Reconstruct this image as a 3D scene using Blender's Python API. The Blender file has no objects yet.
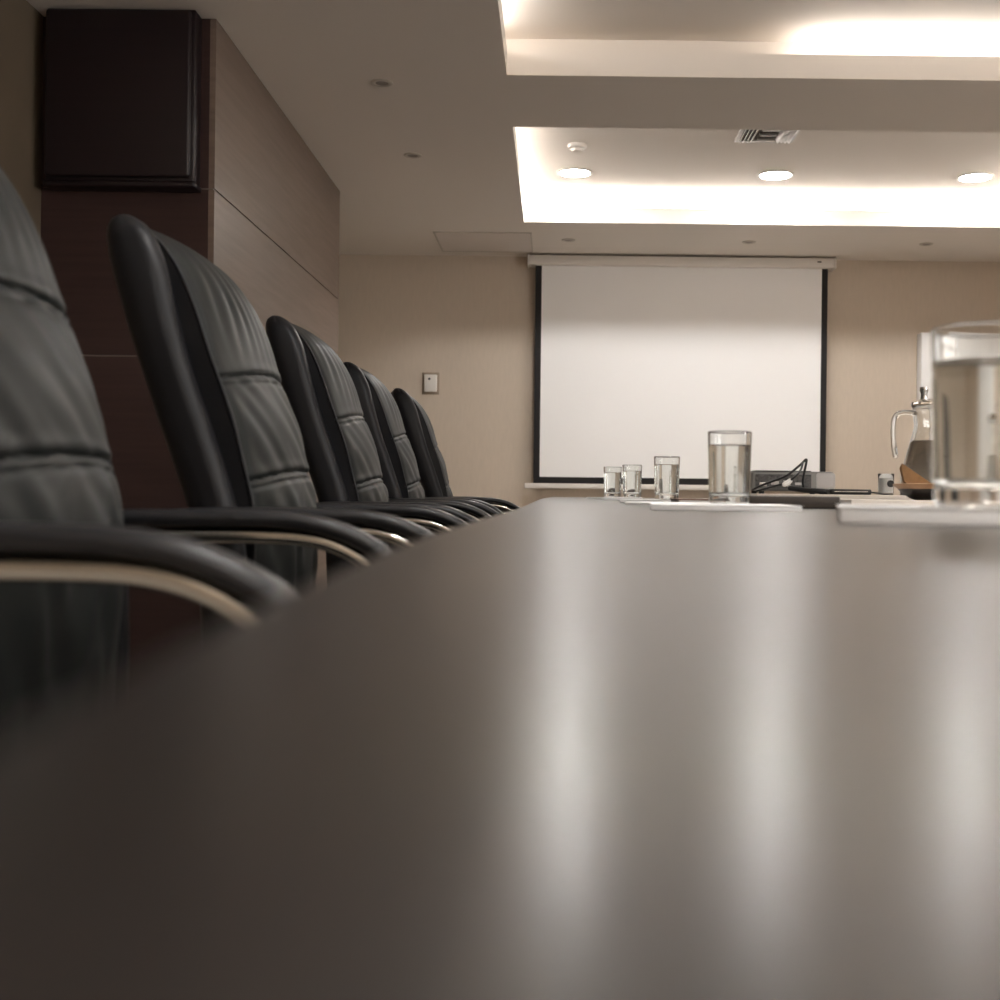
import bpy, bmesh, math, random
from mathutils import Vector, Matrix, noise
random.seed(4)
C = bpy.context.scene.collection
PI = math.pi
E = 0.771            # eye height of the camera, just above the table top
TT = 0.75            # table top
CEIL = E + 1.6
WALL = 8.136         # back wall distance

# ------------------------------------------------------------------ materials
def mat(name, col, rough=0.5, metal=0.0, spec=0.5, emit=None, estr=0.0, trans=0.0, ior=1.45, coat=0.0, bump=None, vary=None):
    m = bpy.data.materials.new(name); m.use_nodes = True
    nt = m.node_tree; b = nt.nodes['Principled BSDF']
    b.inputs['Base Color'].default_value = (*col, 1)
    b.inputs['Roughness'].default_value = rough
    b.inputs['Metallic'].default_value = metal
    b.inputs['Specular IOR Level'].default_value = spec
    b.inputs['IOR'].default_value = ior
    b.inputs['Transmission Weight'].default_value = trans
    b.inputs['Coat Weight'].default_value = coat
    if emit:
        b.inputs['Emission Color'].default_value = (*emit, 1)
        b.inputs['Emission Strength'].default_value = estr
    tc = nt.nodes.new('ShaderNodeTexCoord')
    if vary:   # (scale xyz, amount, detail): noise that modulates the base colour
        mp = nt.nodes.new('ShaderNodeMapping'); mp.inputs['Scale'].default_value = vary[0]
        nz = nt.nodes.new('ShaderNodeTexNoise'); nz.inputs['Scale'].default_value = 1; nz.inputs['Detail'].default_value = vary[2]
        rp = nt.nodes.new('ShaderNodeMapRange')
        rp.inputs['From Min'].default_value = 0.3; rp.inputs['From Max'].default_value = 0.7
        rp.inputs['To Min'].default_value = 1 - vary[1]; rp.inputs['To Max'].default_value = 1 + vary[1]
        mx = nt.nodes.new('ShaderNodeVectorMath'); mx.operation = 'SCALE'
        mx.inputs[0].default_value = col
        nt.links.new(tc.outputs['Object'], mp.inputs[0]); nt.links.new(mp.outputs[0], nz.inputs['Vector'])
        nt.links.new(nz.outputs[0], rp.inputs['Value']); nt.links.new(rp.outputs[0], mx.inputs['Scale'])
        nt.links.new(mx.outputs[0], b.inputs['Base Color'])
    if bump:   # (scale, strength, distance)
        n2 = nt.nodes.new('ShaderNodeTexNoise'); n2.inputs['Scale'].default_value = bump[0]; n2.inputs['Detail'].default_value = 4
        bp = nt.nodes.new('ShaderNodeBump'); bp.inputs['Strength'].default_value = bump[1]; bp.inputs['Distance'].default_value = bump[2]
        nt.links.new(tc.outputs['Object'], n2.inputs['Vector']); nt.links.new(n2.outputs[0], bp.inputs['Height'])
        nt.links.new(bp.outputs[0], b.inputs['Normal'])
    return m

M = {}
M['wallpaper'] = mat('wallpaper', (0.56, 0.475, 0.385), 0.75, vary=((60, 60, 12), 0.025, 3), bump=(250, 0.15, 0.002))
M['ceiling'] = mat('ceiling_paint', (0.74, 0.685, 0.625), 0.85, bump=(300, 0.08, 0.001))
M['floor'] = mat('carpet', (0.52, 0.47, 0.42), 0.95, vary=((200, 200, 200), 0.3, 2))
M['wallshade'] = mat('thermostat_surround', (0.34, 0.27, 0.205), 0.6)
M['darkwood_lit'] = mat('wine_wood_lit', (0.17, 0.125, 0.10), 0.42, vary=((3, 3, 55), 0.12, 5))  # same pillar wood as the dark end, lightened to imitate light on this side
M['side_wall'] = mat('left_laminate', (0.13, 0.10, 0.068), 0.5, vary=((40, 3, 3), 0.15, 5))
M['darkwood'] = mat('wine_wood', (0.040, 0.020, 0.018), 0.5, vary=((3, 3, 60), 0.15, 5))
M['boxwood'] = mat('black_brown_wood', (0.011, 0.005, 0.0065), 0.45, vary=((3, 3, 60), 0.15, 5))
M['groove'] = mat('groove', (0.16, 0.13, 0.11), 0.8)
M['table'] = mat('table_veneer', (0.014, 0.011, 0.0095), 0.275, spec=0.55, vary=((14, 380, 14), 0.13, 6))
M['table_edge'] = mat('table_edge', (0.04, 0.027, 0.02), 0.35)
M['leather'] = mat('leather', (0.0085, 0.0098, 0.0095), 0.48, spec=0.22, bump=(420, 0.12, 0.0012))
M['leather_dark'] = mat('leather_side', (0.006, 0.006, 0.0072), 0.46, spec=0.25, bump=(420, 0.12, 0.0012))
M['arm_pad'] = mat('arm_pad', (0.009, 0.009, 0.0105), 0.40, spec=0.45)
M['chrome'] = mat('chrome', (0.46, 0.44, 0.40), 0.16, metal=1.0)
M['plastic'] = mat('black_plastic', (0.012, 0.012, 0.012), 0.4)
M['screen'] = mat('screen_fabric', (0.86, 0.85, 0.84), 0.85)
M['black'] = mat('screen_border', (0.008, 0.006, 0.006), 0.7)
M['white_metal'] = mat('white_metal', (0.74, 0.70, 0.65), 0.4)
M['white_paint'] = mat('white_paint', (0.82, 0.81, 0.80), 0.45)
M['paper'] = mat('paper', (0.86, 0.86, 0.86), 0.7)
M['pale'] = mat('pale_laminate', (0.62, 0.56, 0.5), 0.4)
M['glass'] = mat('glass', (0.98, 0.99, 0.985), 0.0, trans=1.0, ior=1.5)
M['water'] = mat('water', (0.97, 0.985, 0.98), 0.0, trans=1.0, ior=1.333)
M['steel'] = mat('steel', (0.6, 0.6, 0.6), 0.25, metal=1.0)
M['tray_wood'] = mat('tray_wood', (0.46, 0.28, 0.16), 0.4, vary=((30, 4, 4), 0.2, 4))
M['tray_under'] = mat('tray_underside', (0.02, 0.017, 0.016), 0.3)
M['napkin'] = mat('brown_napkin', (0.19, 0.10, 0.04), 0.8, vary=((60, 60, 60), 0.12, 3))
M['projector'] = mat('projector_grey', (0.22, 0.22, 0.215), 0.45)
M['projector_pale'] = mat('projector_pale', (0.45, 0.44, 0.44), 0.4)
M['panel'] = mat('port_panel_grey', (0.075, 0.075, 0.075), 0.5, vary=((90, 90, 90), 0.6, 3))
M['cable'] = mat('cable', (0.012, 0.012, 0.013), 0.4)
M['folder'] = mat('brown_folder', (0.13, 0.06, 0.03), 0.5)
M['laptop'] = mat('dark_case', (0.028, 0.021, 0.016), 0.4)
M['spot_off'] = mat('spot_glass', (0.16, 0.13, 0.11), 0.3)
M['trim_ring'] = mat('spot_ring', (0.50, 0.45, 0.39), 0.4)
M['vent'] = mat('vent_metal', (0.62, 0.60, 0.58), 0.4, metal=0.3)
M['vent_dark'] = mat('vent_hole', (0.16, 0.145, 0.13), 0.9)
M['hatch'] = mat('hatch', (0.66, 0.60, 0.55), 0.8)
M['lamp'] = mat('lamp_diffuser', (0.9, 0.9, 0.9), 0.5, emit=(1.0, 0.985, 0.965), estr=145.0)
M['window'] = mat('daylight_pane', (0.8, 0.8, 0.8), 0.3, emit=(1.0, 0.985, 0.97), estr=5.5)
M['led'] = mat('led_tube', (0.9, 0.9, 0.9), 0.5, emit=(1.0, 0.98, 0.96), estr=9.0)

# ------------------------------------------------------------------ helpers
def obj(name, bm, m, parent=None, smooth=False, kind=None):
    me = bpy.data.meshes.new(name)
    bmesh.ops.recalc_face_normals(bm, faces=bm.faces[:])
    bm.to_mesh(me); bm.free()
    for mm in (m if isinstance(m, (list, tuple)) else [m]):
        me.materials.append(M[mm])
    if smooth:
        for p in me.polygons: p.use_smooth = True
        try: me.set_sharp_from_angle(angle=math.radians(50))
        except Exception: pass
    o = bpy.data.objects.new(name, me); C.objects.link(o)
    if parent: o.parent = parent
    if kind: o['kind'] = kind
    return o

def thing(name, label, cat, loc=(0, 0, 0), rz=0.0, group=None):
    o = bpy.data.objects.new(name, None); C.objects.link(o)
    o.empty_display_size = 0.05
    o.location = loc; o.rotation_euler = (0, 0, rz)
    return tag(o, label, cat, group)

def tag(o, label, cat, group=None):
    o['label'] = label; o['category'] = cat
    if group: o['group'] = group
    return o

def dup(root, loc, label, rz=None):
    r = root.copy(); C.objects.link(r); r.location = loc
    if rz is not None: r.rotation_euler = (0, 0, rz)
    r['label'] = label
    for ch in list(root.children):
        c = ch.copy(); C.objects.link(c); c.parent = r
        for g in list(ch.children):
            d = g.copy(); C.objects.link(d); d.parent = c
    return r

def box(bm, x0, x1, y0, y1, z0, z1, bev=0.0, seg=2, mi=0):
    r = bmesh.ops.create_cube(bm, size=1)
    vs = r['verts']
    for v in vs:
        v.co = Vector((x0 + (v.co.x + .5) * (x1 - x0), y0 + (v.co.y + .5) * (y1 - y0), z0 + (v.co.z + .5) * (z1 - z0)))
    fs = list({f for v in vs for f in v.link_faces})
    for f in fs: f.material_index = mi
    if bev:
        es = list({e for v in vs for e in v.link_edges})
        bmesh.ops.bevel(bm, geom=es, offset=bev, segments=seg, affect='EDGES', profile=0.5, material=-1)

def bxo(name, m, parent, *a, bev=0.0, seg=2, kind=None):
    bm = bmesh.new(); box(bm, *a, bev=bev, seg=seg)
    return obj(name, bm, m, parent, smooth=bev > 0, kind=kind)

def lathe(bm, prof, c=(0, 0), n=48, mi=0):
    rings = []
    for r, z in prof:
        if r < 1e-6: rings.append([bm.verts.new((c[0], c[1], z))])
        else: rings.append([bm.verts.new((c[0] + r * math.cos(2 * PI * i / n), c[1] + r * math.sin(2 * PI * i / n), z)) for i in range(n)])
    for a, b in zip(rings, rings[1:]):
        for i in range(n):
            j = (i + 1) % n
            if len(a) == 1 and len(b) == 1: continue
            if len(a) == 1: f = bm.faces.new((a[0], b[j], b[i]))
            elif len(b) == 1: f = bm.faces.new((a[i], a[j], b[0]))
            else: f = bm.faces.new((a[i], a[j], b[j], b[i]))
            f.material_index = mi
    return rings

def catmull(pts, n):
    pts = [Vector(p) for p in pts]; out = []
    P = [2 * pts[0] - pts[1]] + pts + [2 * pts[-1] - pts[-2]]
    for i in range(1, len(P) - 2):
        p0, p1, p2, p3 = P[i - 1], P[i], P[i + 1], P[i + 2]
        for k in range(n):
            t = k / n
            out.append(0.5 * ((2 * p1) + (-p0 + p2) * t + (2 * p0 - 5 * p1 + 4 * p2 - p3) * t * t + (-p0 + 3 * p1 - 3 * p2 + p3) * t ** 3))
    out.append(pts[-1]); return out

def sweep(bm, pts, ra, rb, side=Vector((0, 1, 0)), n=12, exp=2.0, caps=2):
    """tube with a superelliptic section: half-size ra along `side`, rb across it; rounded ends"""
    rings = []
    L = len(pts)
    def ring(p, t, s):
        t = t.normalized(); sd = (side - t * side.dot(t))
        sd = sd.normalized() if sd.length > 1e-5 else t.orthogonal().normalized()
        up = t.cross(sd)
        vs = []
        for i in range(n):
            a = 2 * PI * i / n; ca, sa = math.cos(a), math.sin(a)
            x = math.copysign(abs(ca) ** (2 / exp), ca); y = math.copysign(abs(sa) ** (2 / exp), sa)
            vs.append(bm.verts.new(p + sd * (x * ra * s) + up * (y * rb * s)))
        return vs
    for i, p in enumerate(pts):
        t = pts[min(i + 1, L - 1)] - pts[max(i - 1, 0)]
        if i == 0:
            for k in range(caps): 
                a = (k + 0.5) / (caps + 0.5) * PI / 2
                rings.append(ring(p - t.normalized() * rb * math.cos(a), t, max(math.sin(a), .15)))
        rings.append(ring(p, t, 1))
        if i == L - 1:
            for k in range(caps)[::-1]:
                a = (k + 0.5) / (caps + 0.5) * PI / 2
                rings.append(ring(p + t.normalized() * rb * math.cos(a), t, max(math.sin(a), .15)))
    for a, b in zip(rings, rings[1:]):
        for i in range(n):
            j = (i + 1) % n
            bm.faces.new((a[i], a[j], b[j], b[i]))
    bm.faces.new(rings[0]); bm.faces.new(rings[-1][::-1])

def interp(tab, z, k):
    """smooth table lookup: tab rows (z, a, b, ..)"""
    if z <= tab[0][0]: return tab[0][k]
    if z >= tab[-1][0]: return tab[-1][k]
    for i in range(len(tab) - 1):
        if tab[i][0] <= z <= tab[i + 1][0]:
            a, b = tab[i], tab[i + 1]
            p = tab[i - 1] if i > 0 else a
            q = tab[i + 2] if i + 2 < len(tab) else b
            h = b[0] - a[0]; t = (z - a[0]) / h
            m0 = (b[k] - p[k]) / (b[0] - p[0]) * h; m1 = (q[k] - a[k]) / (q[0] - a[0]) * h
            return (2*t**3 - 3*t*t + 1) * a[k] + (t**3 - 2*t*t + t) * m0 + (-2*t**3 + 3*t*t) * b[k] + (t**3 - t*t) * m1

# ------------------------------------------------------------------ room shell
XL, XR, YB = -1.76, 4.4, -2.6
bxo('floor', 'floor', None, XL - .1, XR + .1, YB - .1, WALL + .1, -.1, 0, kind='structure')
bxo('wall_back', 'wallpaper', None, XL - .1, XR + .1, WALL, WALL + .1, 0, CEIL + .5, kind='structure')
bxo('wall_left', 'side_wall', None, XL - .1, XL, YB, WALL, 0, CEIL + .5, kind='structure')
bm = bmesh.new()
WY0, WY1, WZ0, WZ1 = -2.3, 1.5, .85, 2.25
box(bm, XR, XR + .1, YB, WY0, 0, CEIL + .5); box(bm, XR, XR + .1, WY1, WALL, 0, CEIL + .5)
box(bm, XR, XR + .1, WY0, WY1, 0, WZ0); box(bm, XR, XR + .1, WY0, WY1, WZ1, CEIL + .5)
obj('wall_right', bm, 'wallpaper', kind='structure')
bm = bmesh.new(); box(bm, XR + .05, XR + .06, WY0, WY1, WZ0, WZ1)
win = obj('window_1', bm, 'window', kind='structure')
bm = bmesh.new()
for k in range(5):
    y = WY0 + (WY1 - WY0 - .05) * k / 4; box(bm, XR + .02, XR + .05, y, y + .05, WZ0, WZ1)
box(bm, XR + .02, XR + .05, WY0, WY1, WZ0, WZ0 + .05); box(bm, XR + .02, XR + .05, WY0, WY1, WZ1 - .05, WZ1)
obj('window_frame', bm, 'white_paint', win)
bxo('wall_front', 'wallpaper', None, XL - .1, XR + .1, YB - .1, YB, 0, CEIL + .5, kind='structure')

# ceiling: a lowered slab with two rectangular openings and raised coves above them
TX0, TX1 = -0.207, 2.63
TRAYS = [(2.75, 4.60), (5.253, 7.094), (0.24, 2.09), (-2.25, -0.42)]
LIP, UP, OUT = 0.092, 0.20, 0.16
bm = bmesh.new()
def slab(x0, x1, y0, y1, z0=CEIL, z1=CEIL + LIP): box(bm, x0, x1, y0, y1, z0, z1)
slab(XL, TX0, YB, WALL); slab(TX1, XR, YB, WALL)
ys = [YB] + sorted(v for t in TRAYS for v in t) + [WALL]
for a, b in zip(ys[0::2], ys[1::2]): slab(TX0, TX1, a, b)
# raised part: cove roof and cove back walls
for (y0, y1) in TRAYS:
    slab(TX0 - OUT - .02, TX1 + OUT + .02, y0 - OUT - .02, y1 + OUT + .02, CEIL + UP, CEIL + UP + .03)
    for q in ((TX0 - OUT - .02, TX0 - OUT, y0 - OUT, y1 + OUT), (TX1 + OUT, TX1 + OUT + .02, y0 - OUT, y1 + OUT),
              (TX0 - OUT - .02, TX1 + OUT + .02, y0 - OUT - .02, y0 - OUT), (TX0 - OUT - .02, TX1 + OUT + .02, y1 + OUT, y1 + OUT + .02)):
        slab(*q, CEIL + LIP, CEIL + UP)
obj('ceiling', bm, 'ceiling', kind='structure')

# LED tubes lying hidden on the cove ledges
def led(x0, x1, y0, y1, label):
    o = bxo('light_strip', 'led', None, x0, x1, y0, y1, CEIL + LIP, CEIL + LIP + .022)
    tag(o, label, 'light strip', 'light strips in the ceiling coves')
for k, (y0, y1) in enumerate(TRAYS):
    w = ('near', 'far', 'overhead', 'rear')[k]
    xs = 0.95 if k == 0 else TX0
    led(xs, TX1, y1 + .075, y1 + .10, 'light strip on the back ledge of the %s ceiling tray' % w)
    led(TX0 - .10, TX0 - .075, y0, y1, 'light strip on the left ledge of the %s ceiling tray' % w)
    led(TX1 + .075, TX1 + .10, y0, y1, 'light strip on the right ledge of the %s ceiling tray' % w)
    led(TX0, TX1, y0 - .10, y0 - .075, 'light strip on the front ledge of the %s ceiling tray' % w)

# recessed downlights (lit) in the far tray, and the same three in the near tray
def downlight(x, y, label, group):
    t = thing('downlight', label, 'ceiling light', (x, y, CEIL + UP), 0, group)
    b = bmesh.new(); lathe(b, [(.083, .0), (.083, -.006), (.092, -.010), (.102, -.006), (.102, 0)], n=40)
    obj('trim_ring', b, 'white_metal', t, True)
    b = bmesh.new(); lathe(b, [(0, -.006), (.083, -.006), (.083, -.0005), (0, -.0005)], n=40)
    obj('diffuser', b, 'lamp', t)
    return t
for i, x in enumerate((.085, 1.21, 2.33)):
    nm = ('left', 'middle', 'right')[i]
    downlight(x, 6.73, 'lit round downlight in the far ceiling tray, %s of its three' % nm, 'lit downlights in the far ceiling tray')
    downlight(x, 1.70, 'lit round downlight in the ceiling tray above the camera, %s of its three' % nm, 'lit downlights in the ceiling tray above the camera')
    downlight(x, -.80, 'lit round downlight in the rearmost ceiling tray, %s of its three' % nm, 'lit downlights in the rearmost ceiling tray')

# unlit small spots in the lowered ceiling
def spot(x, y, label):
    t = thing('recessed_spotlight', label, 'ceiling light', (x, y, CEIL), 0, 'unlit small ceiling spotlights')
    b = bmesh.new(); lathe(b, [(.022, 0), (.026, -.004), (.038, -.006), (.043, -.003), (.043, 0)], n=32)
    obj('trim_ring', b, 'trim_ring', t, True)
    b = bmesh.new(); lathe(b, [(0, -.0015), (.025, -.003), (.025, 0), (0, 0)], n=32)
    obj('lens', b, 'spot_off', t)
for x, y, l in ((-.70, 4.70, 'unlit small spotlight in the left ceiling strip beside the pillar, the nearer one'),
                (-.70, 5.71, 'unlit small spotlight in the left ceiling strip, the farther one, left of the far tray'),
                (.06, 7.58, 'unlit small spotlight in the ceiling strip above the left end of the screen'),
                (1.20, 7.58, 'unlit small spotlight in the ceiling strip above the middle right of the screen'),
                (2.32, 7.58, 'unlit small spotlight in the ceiling strip to the right of the screen')):
    spot(x, y, l)

# smoke detector
t = thing('smoke_detector', 'small round white smoke detector in the far ceiling tray above the left downlight', 'smoke detector', (.09, 6.2, CEIL + UP))
b = bmesh.new(); lathe(b, [(.05, 0), (.05, -.012), (.042, -.02), (.0, -.02)], n=32); obj('base', b, 'white_metal', t, True)
b = bmesh.new(); lathe(b, [(.028, -.0195), (.026, -.034), (.0, -.037)], n=32); obj('sensor_cap', b, 'ceiling', t, True)

# air vent
t = thing('air_vent', 'square white air vent with slats in the far ceiling tray', 'vent', (1.03, 5.94, CEIL + UP))
t.scale = (.84, .84, 1)
b = bmesh.new(); box(b, -.165, .165, -.165, .165, -.004, 0); obj('backing', b, 'vent_dark', t)
b = bmesh.new()
for q in ((-.175, .175, -.175, -.15), (-.175, .175, .15, .175), (-.175, -.15, -.15, .15), (.15, .175, -.15, .15)): box(b, *q, -.012, 0, bev=.002, seg=1)
obj('frame', b, 'vent', t)
for i in range(4):
    for s in (-1, 1):
        b = bmesh.new(); box(b, -.013, .013, -.148, .148, -.0015, .0015)
        o = obj('slat', b, 'vent', t); o.location = (s * (.075 + i * .022), 0, -.013); o.rotation_euler = (0, s * .75, 0)
for i in range(3):
    b = bmesh.new(); box(b, -.052, .052, -.022, .022, -.0015, .0015)
    o = obj('slat', b, 'vent', t); o.location = (0, -.1 + i * .095, -.014); o.rotation_euler = (.7, 0, 0)

# access hatches
def hatch(x0, x1, y0, y1, label):
    t = thing('ceiling_hatch', label, 'access hatch', ((x0 + x1) / 2, (y0 + y1) / 2, CEIL))
    hx, hy = (x1 - x0) / 2, (y1 - y0) / 2
    bxo('panel', 'hatch', t, -hx + .012, hx - .012, -hy + .012, hy - .012, -.004, 0)
    b = bmesh.new()
    for q in ((-hx, hx, -hy, -hy + .009), (-hx, hx, hy - .009, hy), (-hx, -hx + .009, -hy, hy), (hx - .009, hx, -hy, hy)): box(b, *q, -.006, 0)
    obj('frame', b, 'trim_ring', t)
hatch(-.775, -.17, 7.38, 7.97, 'square access hatch in the ceiling just left of the screen')

# ------------------------------------------------------------------ pillar
PX, P0, P1 = -1.172, 4.076, 6.406
rows = [0, .08, .66, 1.22 + .0, 1.79, CEIL]
bm = bmesh.new()
G = .003
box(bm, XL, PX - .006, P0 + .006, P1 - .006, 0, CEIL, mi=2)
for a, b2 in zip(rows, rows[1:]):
    box(bm, PX - .02, PX, P0, P1, a + G, b2 - G, mi=0)                      # side cladding, same wood with the side light put into its colour
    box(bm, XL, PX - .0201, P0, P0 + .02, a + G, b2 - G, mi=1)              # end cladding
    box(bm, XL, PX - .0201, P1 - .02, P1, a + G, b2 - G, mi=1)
obj('wall_pillar', bm, ['darkwood_lit', 'darkwood', 'groove'], kind='structure')

t = thing('wall_cabinet', 'nearly black wooden box cabinet fixed high on the end of the pillar under the ceiling', 'cabinet', (-1.465, P0, 1.775))
bxo('body', 'boxwood', t, -.25, .245, -.075, 0, .02, CEIL - 1.775 - .002, bev=.004)
bxo('door', 'boxwood', t, -.246, .236, -.10, -.0755, .03, CEIL - 1.775 - .012, bev=.010, seg=3)
bxo('bottom_rail', 'boxwood', t, -.255, .25, -.088, 0, .0, .019, bev=.006)

# ------------------------------------------------------------------ back wall objects
sy = WALL - .0765
t = thing('projector_screen', 'large white pull-down projection screen with black borders on the back wall', 'projection screen', (.838, sy, E + .03))
cx, z0 = .847, E + .03
b = bmesh.new(); box(b, -1.034, 1.004, -.055, .075, 1.495, 1.558, bev=.008, seg=3)
cas = obj('casing', b, 'white_metal', t, True)
b = bmesh.new(); box(b, -1.046, -1.034, -.06, .075, 1.49, 1.561, bev=.004); o = obj('end_cap', b, 'white_metal', cas, True)
b = bmesh.new(); box(b, 1.004, 1.016, -.06, .075, 1.49, 1.561, bev=.004); o = obj('end_cap', b, 'white_metal', cas, True)
bxo('indicator', 'plastic', cas, .888, .915, -.0575, -.054, 1.526, 1.536)
for xb in (-.9, .87): bxo('bracket', 'white_metal', cas, xb - .02, xb + .02, .0, .07, 1.556, 1.571)
bxo('fabric', 'screen', t, -.950, .930, -.004, 0, .078, 1.5)
b = bmesh.new()
box(b, -.992, -.950, -.005, .001, .036, 1.5); box(b, .930, .970, -.005, .001, .036, 1.5); box(b, -.950, .930, -.005, .001, .036, .078)
obj('border', b, 'black', t)
b = bmesh.new(); box(b, -1.05, 1.03, -.016, .016, .0, .034, bev=.006, seg=3)
obj('weight_bar', b, 'white_metal', t, True)

t = thing('thermostat', 'small white thermostat plate with a dark dot on the back wall left of the screen', 'thermostat', (-.857, WALL - .0005, E + .733))
b = bmesh.new(); box(b, -.058, .058, -.006, 0, -.075, .075, bev=.003); obj('surround', b, 'wallshade', t, True)
b = bmesh.new(); box(b, -.043, .043, -.028, -.008, -.058, .058, bev=.006, seg=3); pl = obj('cover', b, 'white_metal', t, True)
b = bmesh.new(); lathe(b, [(0, 0), (.008, 0), (.008, .004), (0, .004)], n=20)
o = obj('sensor', b, 'black', pl); o.rotation_euler = (PI / 2, 0, 0); o.location = (-.008, -.0275, .028)

t = thing('storage_cabinet', 'tall white cabinet against the back wall behind the big water glass', 'cabinet', (2.935, WALL - .002, 0))
bxo('body', 'white_paint', t, -.5, .5, -.085, 0, .06, E + 1.105, bev=.004)
bxo('plinth', 'plastic', t, -.48, .48, -.08, 0, 0, .06)
for s in (-1, 1):
    d = bxo('door', 'white_paint', t, min(s * .003, s * .498), max(s * .003, s * .498), -.10, -.0855, .07, E + 1.095, bev=.003)
    bxo('handle', 'steel', d, s * .035 - .006, s * .035 + .006, -.12, -.10, .95, 1.08, bev=.004)

# ------------------------------------------------------------------ conference table
edge = [(-.010, -.8), (-.030, -.25), (-.0458, .10), (-.0495, .16), (-.0545, .266), (-.0600, .52), (-.058, .9), (-.049, 1.6), (-.050, 2.6), (-.050, 4.0), (-.035, 5.4), (-.01, 6.45)]
left = [Vector((x, y)) for x, y in edge]
ls = catmull([(x, y, 0) for x, y in edge], 6)
TCX = .83
outline = [(v.x, v.y) for v in ls] + [(2 * TCX - v.x, v.y) for v in reversed(ls)]
def prism(bm, pts, z0, z1, bev=0):
    lo = [bm.verts.new((x, y, z0)) for x, y in pts]; hi = [bm.verts.new((x, y, z1)) for x, y in pts]
    n = len(pts)
    bm.faces.new(lo[::-1]); top = bm.faces.new(hi)
    for i in range(n): bm.faces.new((lo[i], lo[(i + 1) % n], hi[(i + 1) % n], hi[i]))
    if bev: bmesh.ops.bevel(bm, geom=list(top.edges), offset=bev, segments=3, affect='EDGES', profile=.5)
t = thing('conference_table', 'long dark brown boat-shaped conference table with a glossy wood top', 'table', (TCX, 2.9, 0))
b = bmesh.new(); prism(b, [(x - TCX, y - 2.9) for x, y in outline], TT - .045, TT, .003)
obj('tabletop', b, 'table', t, True)
for y in (-2.6, 0, 2.6):
    b = bmesh.new(); box(b, -.3, .3, -.35, .35, .03, TT - .045, bev=.01); o = obj('pedestal', b, 'table_edge', t, True); o.location = (0, y, 0)
    f = bxo('plinth', 'plastic', o, -.34, .34, -.39, .39, 0, .03)

# ------------------------------------------------------------------ chairs
SHELL = [  # z rel. to eye, rear x, bolster front x, half width
    (-.33, -.455, -.405, .235), (-.25, -.470, -.410, .245), (-.15, -.475, -.411, .25), (-.08, -.480, -.415, .25), (-.02, -.494, -.428, .25), (.083, -.530, -.462, .25),
    (.15, -.553, -.486, .25), (.20, -.570, -.501, .25), (.25, -.586, -.515, .246), (.30, -.603, -.529, .238), (.335, -.613, -.545, .228), (.355, -.616, -.560, .217), (.368, -.613, -.575, .202), (.375, -.606, -.589, .186)]
CREST = [(-.32, -.40), (-.25, -.392), (-.15, -.386), (-.08, -.381), (-.02, -.384), (.035, -.397), (.10, -.414), (.18, -.443), (.25, -.468), (.30, -.492), (.335, -.518), (.355, -.543), (.370, -.570), (.376, -.588)]
OX = .17      # chair origin (seat centre) sits at x = -OX of the profile frame

def shell_mesh():
    bm = bmesh.new(); rings = []
    zs = [-.33 + .02 * i for i in range(33)]
    zs = [z for z in zs if z < .33] + [.335, .345, .355, .363, .368, .372, .375]
    for z in zs:
        xr, xf, w = interp(SHELL, z, 1), interp(SHELL, z, 2), interp(SHELL, z, 3)
        th = xf - xr; g = min(.032, th * .4); wi = w - .047
        half = [(0, xf - g), (wi * .6, xf - g), (wi, xf - g), (wi + .004, xf - g * .55), (wi + .009, xf - g * .2), (wi + .017, xf), (wi + .026, xf - .001)]
        r = min(.02, th * .45)
        for k in range(1, 6):
            a = k / 5 * PI / 2; half.append((w - r + r * math.sin(a), xf - r + r * math.cos(a)))
        half.append((w, (xr + xf) / 2))
        rr = min(.03, th * .5)
        for k in range(0, 6):
            a = k / 5 * PI / 2; half.append((w - rr + rr * math.cos(a), xr + rr - rr * math.sin(a)))
        half += [(w * .6, xr - .006 * min(1, th / .05)), (0, xr - .012 * min(1, th / .05))]
        full = half + [(-y, x) for y, x in half[-2:0:-1]]
        rings.append([bm.verts.new((x + OX, y, E + z)) for y, x in full])
    n = len(rings[0])
    for a, b in zip(rings, rings[1:]):
        for i in range(n): bm.faces.new((a[i], a[(i + 1) % n], b[(i + 1) % n], b[i]))
    bm.faces.new(rings[0]); bm.faces.new(rings[-1])
    return bm

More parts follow.
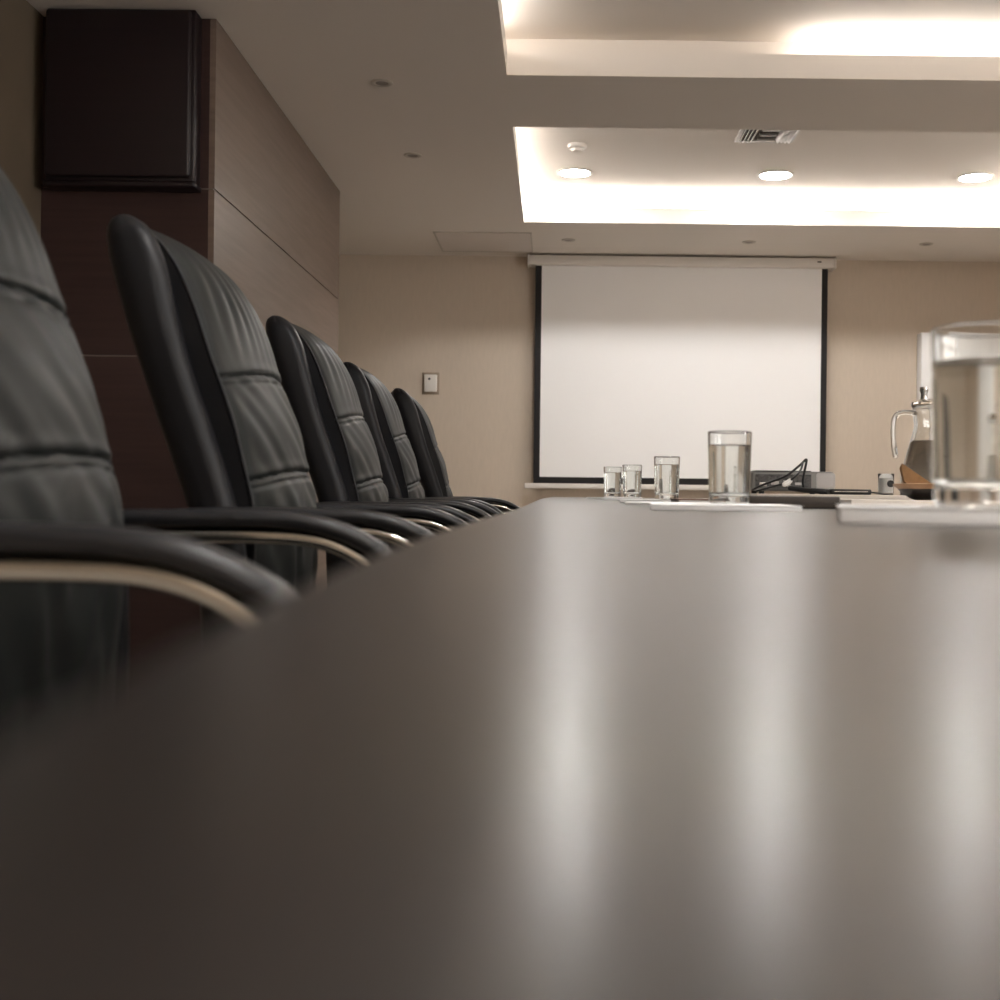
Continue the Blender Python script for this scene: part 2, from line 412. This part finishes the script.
def cushion_mesh():
    NU, NV = 56, 230
    zlo, zhi = -.30, .376
    bm = bmesh.new(); G = []
    for j in range(NV + 1):
        s = j / NV
        z = zlo + (zhi - zlo) * (s if s < .8 else s)
        # finer towards the top
        row = []
        w = interp(SHELL, min(z, .368), 3) - .05
        cr = interp(CREST, z, 1)
        for i in range(NU + 1):
            u = -1 + 2 * i / NU
            au = abs(u)
            x = cr - .024 * au ** 2.2 - .005 * max(0, (au - .9) / .1) ** 2
            z1, z2 = .173 - .010 * u * u + .012 * u, .028 - .010 * u * u + .007 * u
            for zc in (z1, z2):
                dz = z - zc
                x -= .0045 * math.exp(-(dz / .0032) ** 2) + .0028 * math.exp(-((dz + .0105) / .003) ** 2)
                x += .0012 * math.exp(-((dz - .010) / .006) ** 2)
            # puffiness of the three fields
            if z > z1: pf = math.sin(min(1, (z - z1) / .17) * PI)
            elif z > z2: pf = math.sin((z - z2) / (z1 - z2) * PI)
            else: pf = math.sin(min(1, (z2 - z) / .26) * PI)
            x += .0035 * pf * (1 - au ** 3)
            edge = 1 - max(0, (au - .75) / .25)
            # gathered vertical folds in the head field
            if z > z1:
                mk = math.exp(-((z - .27) / .065) ** 2) * edge
                x += .0022 * mk * math.sin(u * 30 + 2.0 * noise.noise((u * 2, z * 9, 1.7))) * (.6 + .8 * noise.noise((u * 3, z * 6, 5)))
            elif z > z2:
                n1 = noise.noise((u * 2.2 + z * 9, z * 4 - u * 1.2, 3.1))
                x += .0022 * edge * n1 + .0022 * edge * noise.noise((u * 5 + z * 26, z * 7, 6.6)) + .0005 * edge * math.sin(15 * (u * 1.1 + z * 7) + 5 * noise.noise((u * 1.3, z * 7, 8)))
            else:
                n1 = noise.noise((u * 3.0 - z * 8, z * 6, 9.1))
                dn = min(1, (z2 - z) / .03)
                x += .0045 * edge * n1 * dn + .0018 * dn * edge * math.sin(15 * (u + z * 3.0) + 4 * noise.noise((u * 2, z * 5, 2)))
            row.append(bm.verts.new((x + OX, u * w, E + z)))
        G.append(row)
    for j in range(NV):
        for i in range(NU): bm.faces.new((G[j][i], G[j][i + 1], G[j + 1][i + 1], G[j + 1][i]))
    # side walls into the shell groove; darker leather imitates the gap's shade
    loop = [G[0][i] for i in range(NU + 1)] + [G[j][NU] for j in range(1, NV + 1)] + [G[NV][i] for i in range(NU - 1, -1, -1)] + [G[j][0] for j in range(NV - 1, 0, -1)]
    back = []
    for v in loop:
        z = v.co.z - E; xf = interp(SHELL, min(z, .372), 2); xr = interp(SHELL, min(z, .372), 1)
        back.append(bm.verts.new((max(min(v.co.x - .004, xf - .022 + OX), xr + .006 + OX), v.co.y * 1.0, v.co.z - .002)))
    n = len(loop)
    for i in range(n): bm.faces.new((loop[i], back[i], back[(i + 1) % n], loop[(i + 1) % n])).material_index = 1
    return bm

def piping_mesh():
    bm = bmesh.new()
    for s in (-1, 1):
        pts = []
        for k in range(0, 66):
            z = -.29 + k * .01
            if z > .368: break
            w = interp(SHELL, min(z, .368), 3) - .05
            pts.append(Vector((interp(CREST, z, 1) - .0285 + OX, s * (w - .001), E + z)))
        sweep(bm, pts, .0028, .0028, n=8)
        pts2 = [p + Vector((.002, -s * .011, 0)) for p in pts]
        # stitch line: short dashes beside the piping
        for k in range(0, len(pts2) - 1):
            a, c = pts2[k], pts2[k].lerp(pts2[k + 1], .6)
            sweep(bm, [a, c], .0012, .0012, n=5, caps=1)
    return bm

def seat_mesh():
    bm = bmesh.new()
    NU, NV = 30, 36
    top, bot = [], []
    for j in range(NV + 1):
        t_ = j / NV; x = -.24 + .53 * t_
        rt, rb = [], []
        hw = .25 * (1 - .35 * max(0, (t_ - .8) / .2) ** 3)
        for i in range(NU + 1):
            u = -1 + 2 * i / NU
            ed = (1 - abs(u) ** 6) * (1 - max(0, (t_ - .75) / .25) ** 3) 
            z = .455 + .065 * max(0, ed) ** .6 - .012 * math.exp(-((t_ - .4) / .3) ** 2) * (1 - u * u)
            z += .004 * noise.noise((u * 3, t_ * 4, 1)) * ed
            rt.append(bm.verts.new((x, u * hw, z))); rb.append(bm.verts.new((x, u * hw, .42)))
        top.append(rt); bot.append(rb)
    for j in range(NV):
        for i in range(NU):
            bm.faces.new((top[j][i], top[j][i + 1], top[j + 1][i + 1], top[j + 1][i]))
            bm.faces.new((bot[j][i], bot[j + 1][i], bot[j + 1][i + 1], bot[j][i + 1]))
    def strip(a, b):
        for i in range(len(a) - 1): bm.faces.new((a[i], b[i], b[i + 1], a[i + 1]))
    strip(top[0], bot[0]); strip(top[NV], bot[NV])
    strip([r[0] for r in top], [r[0] for r in bot]); strip([r[NU] for r in top], [r[NU] for r in bot])
    return bm

FRAME = [(-.47, -.0515), (-.40, -.0515), (-.29, -.051), (-.233, -.054), (-.196, -.0645), (-.166, -.082), (-.138, -.106), (-.122, -.14), (-.128, -.19), (-.165, -.24), (-.23, -.275), (-.30, -.30)]
PAD = [(-.53, -.043), (-.48, -.035), (-.40, -.0325), (-.285, -.0325), (-.232, -.0365), (-.194, -.0465), (-.158, -.065), (-.130, -.090), (-.119, -.106)]
def make_chair(label):
    t = thing('office_chair', label, 'chair', (0, 0, 0), 0, 'black leather conference chairs')
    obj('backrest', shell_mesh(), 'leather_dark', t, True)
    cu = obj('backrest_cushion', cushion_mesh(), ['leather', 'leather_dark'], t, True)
    cu['label'] = 'grey-black padded leather cushion with two stitched seams'
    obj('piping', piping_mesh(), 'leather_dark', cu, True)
    obj('seat', seat_mesh(), 'leather', t, True)
    for s in (-1, 1):
        pts = catmull([(x + OX, s * (.287 if i else .262), E + z) for i, (x, z) in enumerate(FRAME)], 7)
        # lower end turns under the seat
        pts += catmull([(-.30 + OX, s * .287, E - .30), (-.32 + OX, s * .26, E - .335), (-.32 + OX, s * .2, E - .352)], 5)[1:]
        b = bmesh.new(); sweep(b, pts, .013, .0088, n=14, exp=3)
        fr = obj('arm_frame', b, 'chrome', t, True); fr['label'] = 'polished metal arm loop'
        b = bmesh.new(); sweep(b, catmull([(x + OX, s * .287, E + z) for x, z in PAD], 8), .025, .0098, n=18, exp=2.6, caps=4)
        obj('arm_pad', b, 'arm_pad', fr, True)
    b = bmesh.new(); lathe(b, [(0, .11), (.032, .11), (.032, .25), (.018, .255), (.018, .40), (.09, .405), (.09, .42), (0, .42)], n=24)
    obj('gas_column', b, 'plastic', t, True)
    b = bmesh.new()
    lathe(b, [(0, .085), (.05, .085), (.05, .12), (.035, .13), (0, .13)], n=24)
    for k in range(5):
        a = 2 * PI * k / 5
        sweep(b, [Vector((.04 * math.cos(a), .04 * math.sin(a), .108)), Vector((.17 * math.cos(a), .17 * math.sin(a), .098)), Vector((.29 * math.cos(a), .29 * math.sin(a), .078))], .022, .014, side=Vector((-math.sin(a), math.cos(a), 0)), n=12, exp=3)
    bs = obj('star_base', b, 'plastic', t, True)
    for k in range(5):
        a = 2 * PI * k / 5
        b = bmesh.new()
        for s in (-1, 1):
            b2 = bmesh.new(); lathe(b2, [(0, -.009), (.024, -.009), (.028, -.004), (.028, .004), (.024, .009), (0, .009)], n=20)
            b2.transform(Matrix.Translation((.285 * math.cos(a), .285 * math.sin(a), .028)) @ Matrix.Rotation(a, 4, 'Z') @ Matrix.Translation((0, s * .014, 0)) @ Matrix.Rotation(PI / 2, 4, 'X'))
            me = bpy.data.meshes.new('tmp'); b2.to_mesh(me); b2.free(); b.from_mesh(me); bpy.data.meshes.remove(me)
        sweep(b, [Vector((.285 * math.cos(a), .285 * math.sin(a), .028)), Vector((.285 * math.cos(a), .285 * math.sin(a), .07))], .006, .006, n=8)
        obj('caster', b, 'plastic', bs, True)
    return t

CH = [(-.032, 1.045, 'black leather high-back chair nearest the camera, cut off by the left edge of the photo'),
      (0.0, 1.83, 'black leather high-back chair second from the camera, in front of the dark pillar end'),
      (-.015, 2.78, 'black leather high-back chair third from the camera, middle of the row'),
      (-.03, 3.74, 'black leather high-back chair fourth from the camera, last but one in the row'),
      (-.025, 4.69, 'black leather high-back chair farthest from the camera, last of the row')]
ch0 = make_chair(CH[0][2]); ch0.location = (-OX + CH[0][0], CH[0][1], 0); ch0.rotation_euler = (0, 0, .03)
for (dx, y, l), rz, sc in zip(CH[1:], (0, .01, .04, .15), (1, 1.001, 1.004, 1.006)):
    c = dup(ch0, (-OX + dx, y, 0), l, rz=rz); c.scale = (1, 1, sc)
for k, y in enumerate((1.02, 1.95, 2.9)):
    c = dup(ch0, (2 * TCX + OX + .02, y, 0), 'black leather chair right of the table, outside the photo, %s' % ('nearest the camera', 'the middle one', 'the farthest one')[k], rz=PI)
    c['group'] = 'black leather chairs along the right-hand side of the table'

# ------------------------------------------------------------------ notepads
def notepad(name, label, cat, x0, x1, y0, y1, h, m='paper', rz=0, group=None, wav=.0):
    cx_, cy_ = (x0 + x1) / 2, (y0 + y1) / 2; hx, hy = (x1 - x0) / 2, (y1 - y0) / 2
    t = thing(name, label, cat, (cx_, cy_, TT), rz, group)
    b = bmesh.new(); box(b, -hx, hx, -hy, hy, 0, h - .0006, bev=min(.0012, h * .2))
    obj('page_block', b, m, t, True)
    return t
G_ = 'white writing pads on the table'
def pad(label, x0, x1, y0, y1, h, rz=0.0):
    t = notepad('notepad', label, 'notepad', x0, x1, y0, y1, h, 'paper', rz, G_)
    hx, hy = (x1 - x0) / 2, (y1 - y0) / 2
    # slightly lifted top sheet
    b = bmesh.new(); n = 16; g = []
    for j in range(n + 1):
        r = []
        for i in range(n + 1):
            x = -hx - .001 + (2 * hx + .003) * i / n; y = -hy - .002 + (2 * hy + .003) * j / n
            r.append((x, y, h - .0005 + .0001 * (1 + noise.noise((x * 18, y * 18, hx * 40)))))
        g.append(r)
    top = [[b.verts.new((x, y, z + .0004)) for x, y, z in r] for r in g]; bot = [[b.verts.new(p) for p in r] for r in g]
    for j in range(n):
        for i in range(n):
            b.faces.new((top[j][i], top[j][i + 1], top[j + 1][i + 1], top[j + 1][i])); b.faces.new((bot[j][i], bot[j + 1][i], bot[j + 1][i + 1], bot[j][i + 1]))
    lp = lambda q: [q[0][i] for i in range(n)] + [q[j][n] for j in range(n)] + [q[n][i] for i in range(n, 0, -1)] + [q[j][0] for j in range(n, 0, -1)]
    a, c = lp(top), lp(bot)
    for i in range(len(a)): b.faces.new((a[i], c[i], c[(i + 1) % len(a)], a[(i + 1) % len(a)]))
    obj('top_sheet', b, 'paper', t)
    return t
pad('thick white notepad under the big water glass nearest the camera', .236, .466, .88, 1.10, .0135, -.22)
pad('white notepad under the second nearest water glass, in front of the dark case', .138, .335, 1.57, 1.88, .0075, -.09)
pad('white notepad under the third nearest water glass', .165, .325, 2.90, 3.16, .0075, -.08)
pad('white notepad under the two farthest water glasses', .170, .300, 3.92, 4.50, .009, -.06)
pad('white notepad lying by itself at the far left of the table behind the small glasses', .125, .290, 4.75, 5.03, .006, -.05)
pad('white notepad between the second and third nearest water glasses', .140, .320, 2.24, 2.50, .005, -.09)

# ------------------------------------------------------------------ glasses
def support(prof, e=.0006):
    out = [prof[0]]
    for (r0, z0), (r1, z1) in zip(prof, prof[1:]):
        L = math.hypot(r1 - r0, z1 - z0)
        if L > 5 * e:
            for d in (e, L - e): out.append((r0 + (r1 - r0) * d / L, z0 + (z1 - z0) * d / L))
        out.append((r1, z1))
    return out
def glass(label, x, y, z, k=1.0, group='tumblers of water on the table', water=.81):
    t = thing('water_glass', label, 'glass', (x, y, z), 0, group)
    R0, R1, H, B = .0305 * k, .0335 * k, .110 * k, .011 * k
    w = .0019 * k
    ri = lambda zz: R0 + (R1 - R0) * zz / H - w
    b = bmesh.new()
    lathe(b, support([(0, .0008), (R0 - .004 * k, .0), (R0 - .0012 * k, .001 * k), (R0, .0035 * k), (R1, H - .0015), (R1 - w * .5, H), (R1 - w, H - .0012)] +
             [(ri(zz), zz) for zz in (H * .8, H * .5, B + .006 * k)] + [(ri(B) - .002 * k, B + .001 * k), (ri(B) - .008 * k, B), (0, B)]), n=96)
    obj('tumbler', b, 'glass', t, True)
    b = bmesh.new(); wz = H * water; o_ = .0004
    lathe(b, support([(0, B - o_), (ri(B) - .008 * k, B - o_), (ri(B) - .002 * k + o_, B + .001 * k - o_), (ri(B + .006 * k) + o_, B + .006 * k), (ri(wz) + o_, wz + .0006), (ri(wz) - .0015, wz), (0, wz)]), n=96)
    obj('water', b, 'water', t, True)
    return t
glass('large glass of water nearest the camera at the right edge of the photo', .347, .97, TT + .0135, 1.31)
glass('glass of water on the notepad in front of the screen, left of the projector', .264, 1.83, TT + .0075, 1.0)
glass('glass of water standing left of the second nearest glass, third from the camera', .283, 3.07, TT + .0075, 1.0)
glass('small looking glass of water, right one of the two farthest glasses', .257, 4.06, TT + .009, 1.0)
glass('small looking glass of water, left one of the two farthest glasses', .207, 4.40, TT + .009, 1.0)

# ------------------------------------------------------------------ things further down the table
t = thing('laptop_case', 'flat dark brown case lying on the table in front of the projector', 'case', (.385, 2.06, TT))
bxo('shell', 'laptop', t, -.09, .08, -.10, .14, .0, .0205, bev=.003, seg=3)
bxo('seam', 'plastic', t, -.0903, .0803, -.1003, .1403, .009, .0102)

t = thing('folder', 'thin brown leather folder on the table left of the dark case', 'folder', (.315, 2.64, TT))
bxo('cover', 'folder', t, -.055, .045, -.1, .1, .009, .0115, bev=.001); bxo('cover', 'folder', t, -.055, .045, -.1, .1, 0, .0025, bev=.001)
bxo('pages', 'paper', t, -.053, .042, -.097, .097, .0025, .009)

# pale low platform for the projector
t = tag(bxo('platform', 'pale', None, .70, 1.32, 4.2, 5.1, TT, TT + .027, bev=.004), 'low pale platform on the table under the projector', 'platform')
PZ = TT + .027
t = thing('projector', 'grey video projector on the pale platform in front of the screen', 'projector', (.935, 4.85, PZ))
b = bmesh.new(); box(b, -.165, .165, -.12, .12, .012, .090, bev=.014, seg=4)
obj('body', b, 'projector', t, True)
bxo('side_cover', 'projector_pale', t, .085, .167, -.123, .122, .018, .086, bev=.012, seg=3)
bxo('port_panel', 'panel', t, -.15, .07, -.1225, -.119, .022, .078)
for i in range(4):
    bxo('port', ('steel', 'projector_pale')[i % 2], t, -.135 + i * .047, -.105 + i * .047, -.126, -.122, .03 + .006 * (i % 2), .046 + .004 * (i % 3), bev=.001)
bxo('top_trim', 'plastic', t, -.15, .07, -.118, .11, .0895, .0925, bev=.001)
b = bmesh.new(); lathe(b, [(0, -.006), (.03, -.006), (.034, 0), (.034, .012), (.026, .012), (.024, .004), (0, .002)], n=28)
o = obj('lens', b, 'plastic', t, True); o.rotation_euler = (-PI / 2, 0, 0); o.location = (-.07, .121, .055)
for sx in (-.12, .12):
    for s_ in (-.09, .09):
        b = bmesh.new(); lathe(b, [(0, 0), (.011, 0), (.011, .013), (0, .013)], n=16); o = obj('foot', b, 'plastic', t); o.location = (sx, s_, 0)

def px(x, y, d):        # photo position at a known distance -> world
    u, v = x - 556, 493 - y; th = .0115
    return Vector(((u - v * th) * d / 1200, d, E + (v + u * th) * d / 1200))
t = thing('projector_cable', 'thin black cable looping up in front of the projector', 'cable', (0, 0, 0))
y_ = 4.58
def cab(pts): return catmull([tuple(p) for p in pts], 8)
A = [px(752, 491, 4.62), px(765, 485, 4.55), px(785, 477.5, 4.5), px(799, 467, 4.5), px(806, 460.5, 4.5), px(806, 465, 4.5), px(804, 475, 4.5), px(803, 486, 4.5), px(808, 492, 4.5), px(822, 493.8, 4.5), px(834, 494.2, 4.5)]
b = bmesh.new(); sweep(b, cab(A), .0045, .0045, n=10); obj('cord', b, 'cable', t, True)
b = bmesh.new(); sweep(b, cab([px(757, 492, 4.52), px(775, 487, 4.46), px(786, 484, 4.42), px(796, 477, 4.4), px(801, 470, 4.45), px(803, 463, 4.5)]), .004, .004, n=10); obj('cord', b, 'cable', t, True)
b = bmesh.new(); sweep(b, cab([px(790, 489, 4.5), px(803, 491, 4.48), px(818, 492, 4.45), px(828, 493, 4.45)]), .010, .010, n=10); obj('plug', b, 'cable', t, True)
o = bpy.data.objects
b = bmesh.new(); sweep(b, [px(784.5, 485.5, 4.41), px(790, 482, 4.41)], .009, .009, n=12, caps=3); q = obj('plug', b, 'white_paint', t, True); q['label'] = 'white plug'
low = min(v.co.z for ch in t.children for v in ch.data.vertices)
t.location.z = PZ - low

t = thing('power_adapter', 'flat black adapter with a cord lying right of the projector', 'adapter', (1.075, 4.36, PZ))
bxo('housing', 'plastic', t, -.085, .065, -.03, .03, 0, .020, bev=.006, seg=3)
bxo('stripe', 'steel', t, -.07, .05, -.0306, -.029, .010, .0125)
b = bmesh.new(); sweep(b, catmull([(.063, 0, .010), (.095, 0, .007), (.125, .01, .0032), (.16, .05, .0032)], 8), .003, .003, n=8); obj('cord', b, 'cable', t, True)

t = thing('coffee_cup', 'small clear cup with a dark round mark behind the wooden tray', 'cup', (1.215, 4.42, PZ))
b = bmesh.new(); lathe(b, [(0, .0), (.026, 0), (.0275, .003), (.0295, .078), (.0285, .079), (.0278, .077), (.026, .008), (0, .008)], n=40); obj('body', b, 'glass', t, True)
b = bmesh.new(); lathe(b, [(0, 0.0), (.013, 0.0), (.013, .002), (0, .002)], n=24); o = obj('mark', b, 'plastic', t); o.rotation_euler = (PI / 2, 0, 0); o.location = (.009, -.0275, .042)
b = bmesh.new(); lathe(b, [(0, .0085), (.0255, .0085), (.0272, .062), (0, .062)], n=32); obj('liner', b, 'paper', t, True)

t = thing('folder', 'pale flat folder on the table under the wooden tray', 'folder', (.90, 2.72, TT))
bxo('cover', 'pale', t, -.275, .30, -.18, .19, .0, .0145, bev=.002)

FZ = TT + .0145
t = thing('serving_tray', 'round brown wooden serving tray with a dark underside holding the pitcher', 'tray', (.90, 2.67, FZ))
b = bmesh.new(); lathe(b, [(0, 0), (.098, 0), (.112, .006), (.132, .021), (.1405, .0315), (.1365, .0285)], n=64); obj('underside', b, 'tray_under', t, True)
b = bmesh.new(); lathe(b, [(.134, .024), (.1445, .0315), (.1465, .0355), (.139, .0365), (.124, .0225), (.106, .011), (0, .0095), (0, .004), (.108, .006), (.130, .0215)], n=64); obj('dish', b, 'tray_wood', t, True)
TZ = FZ + .0095
t = thing('napkin', 'brown folded napkin standing like a triangle in the tray left of the pitcher', 'napkin', (.812, 2.635, TZ))
b = bmesh.new()
tri = [(-.020, 0.007), (.0, .0005), (.030, .0005), (.026, .016), (-.055, .070), (-.058, .064), (-.050, .031)]
for k in range(3):     # three folded layers leaning on each other
    yy = -.012 + k * .010
    lo = [b.verts.new((x + .002 * k, yy, z * (1 - .03 * k))) for x, z in tri]; hi = [b.verts.new((x + .002 * k, yy + .0085, z * (1 - .03 * k))) for x, z in tri]
    b.faces.new(lo[::-1]); b.faces.new(hi)
    for i in range(7): b.faces.new((lo[i], lo[(i + 1) % 7], hi[(i + 1) % 7], hi[i]))
obj('fold', b, 'napkin', t)

t = thing('water_pitcher', 'clear glass water pitcher with handle and lid standing on the wooden tray', 'pitcher', (.876, 2.735, TZ))
out = [(0, 0), (.080, 0), (.088, .006), (.090, .02), (.085, .06), (.072, .11), (.061, .150), (.060, .165), (.064, .20), (.066, .205)]
inn = [(.0635, .2045), (.061, .198), (.0572, .165), (.058, .150), (.069, .11), (.082, .06), (.087, .022), (.083, .009), (0, .008)]
def smooth_prof(p): return [(max(0, v.x), v.y) for v in catmull([(a, c, 0) for a, c in p], 3)]
b = bmesh.new(); lathe(b, support(smooth_prof(out) + smooth_prof(inn)), n=72); body = obj('body', b, 'glass', t, True)
b = bmesh.new(); lathe(b, support(smooth_prof([(0, .0078), (.0833, .0088), (.0873, .022), (.0823, .06), (.0693, .11), (.0646, .125)]) + [(.063, .124), (0, .124)]), n=72); obj('water', b, 'water', t, True)
b = bmesh.new(); sweep(b, catmull([(-.060, 0, .188), (-.085, 0, .190), (-.103, 0, .182), (-.109, 0, .16), (-.108, 0, .12), (-.103, 0, .090)], 8), .009, .006, n=14, caps=3)
obj('handle', b, 'glass', t, True)
b = bmesh.new(); lathe(b, support([(0, .203), (.062, .2035), (.0665, .2055), (.0665, .213), (.05, .219), (.0, .221)]), n=72); ld = obj('lid', b, 'glass', t, True)
b = bmesh.new(); lathe(b, [(0, .220), (.008, .220), (.007, .232), (.010, .240), (.009, .248), (0, .249)], n=24); o = obj('knob', b, 'steel', ld, True); o.location = (-.04, 0, 0)

# ------------------------------------------------------------------ camera
cd = bpy.data.cameras.new('camera'); cam = bpy.data.objects.new('camera', cd); C.objects.link(cam)
cam.location = (0, 0, E)
cam.rotation_euler = (Matrix.Rotation(PI / 2, 3, 'X') @ Matrix.Rotation(.0115, 3, 'Z')).to_euler()
cd.sensor_width = 36; cd.lens = 43.2
cd.shift_x = -.056; cd.shift_y = -.007
cd.clip_start = .005; cd.clip_end = 60
cd.dof.use_dof = True; cd.dof.focus_distance = 3.6; cd.dof.aperture_fstop = 6.3
bpy.context.scene.camera = cam

w = bpy.data.worlds.new('world'); bpy.context.scene.world = w; w.use_nodes = True
w.node_tree.nodes['Background'].inputs[0].default_value = (.02, .018, .016, 1)
w.node_tree.nodes['Background'].inputs[1].default_value = .3
vs = bpy.context.scene.view_settings
vs.view_transform = 'Standard'; vs.look = 'None'; vs.gamma = 1; vs.exposure = 0.75
cy = bpy.context.scene.cycles
cy.max_bounces = 24; cy.transmission_bounces = 24; cy.glossy_bounces = 8; cy.diffuse_bounces = 6
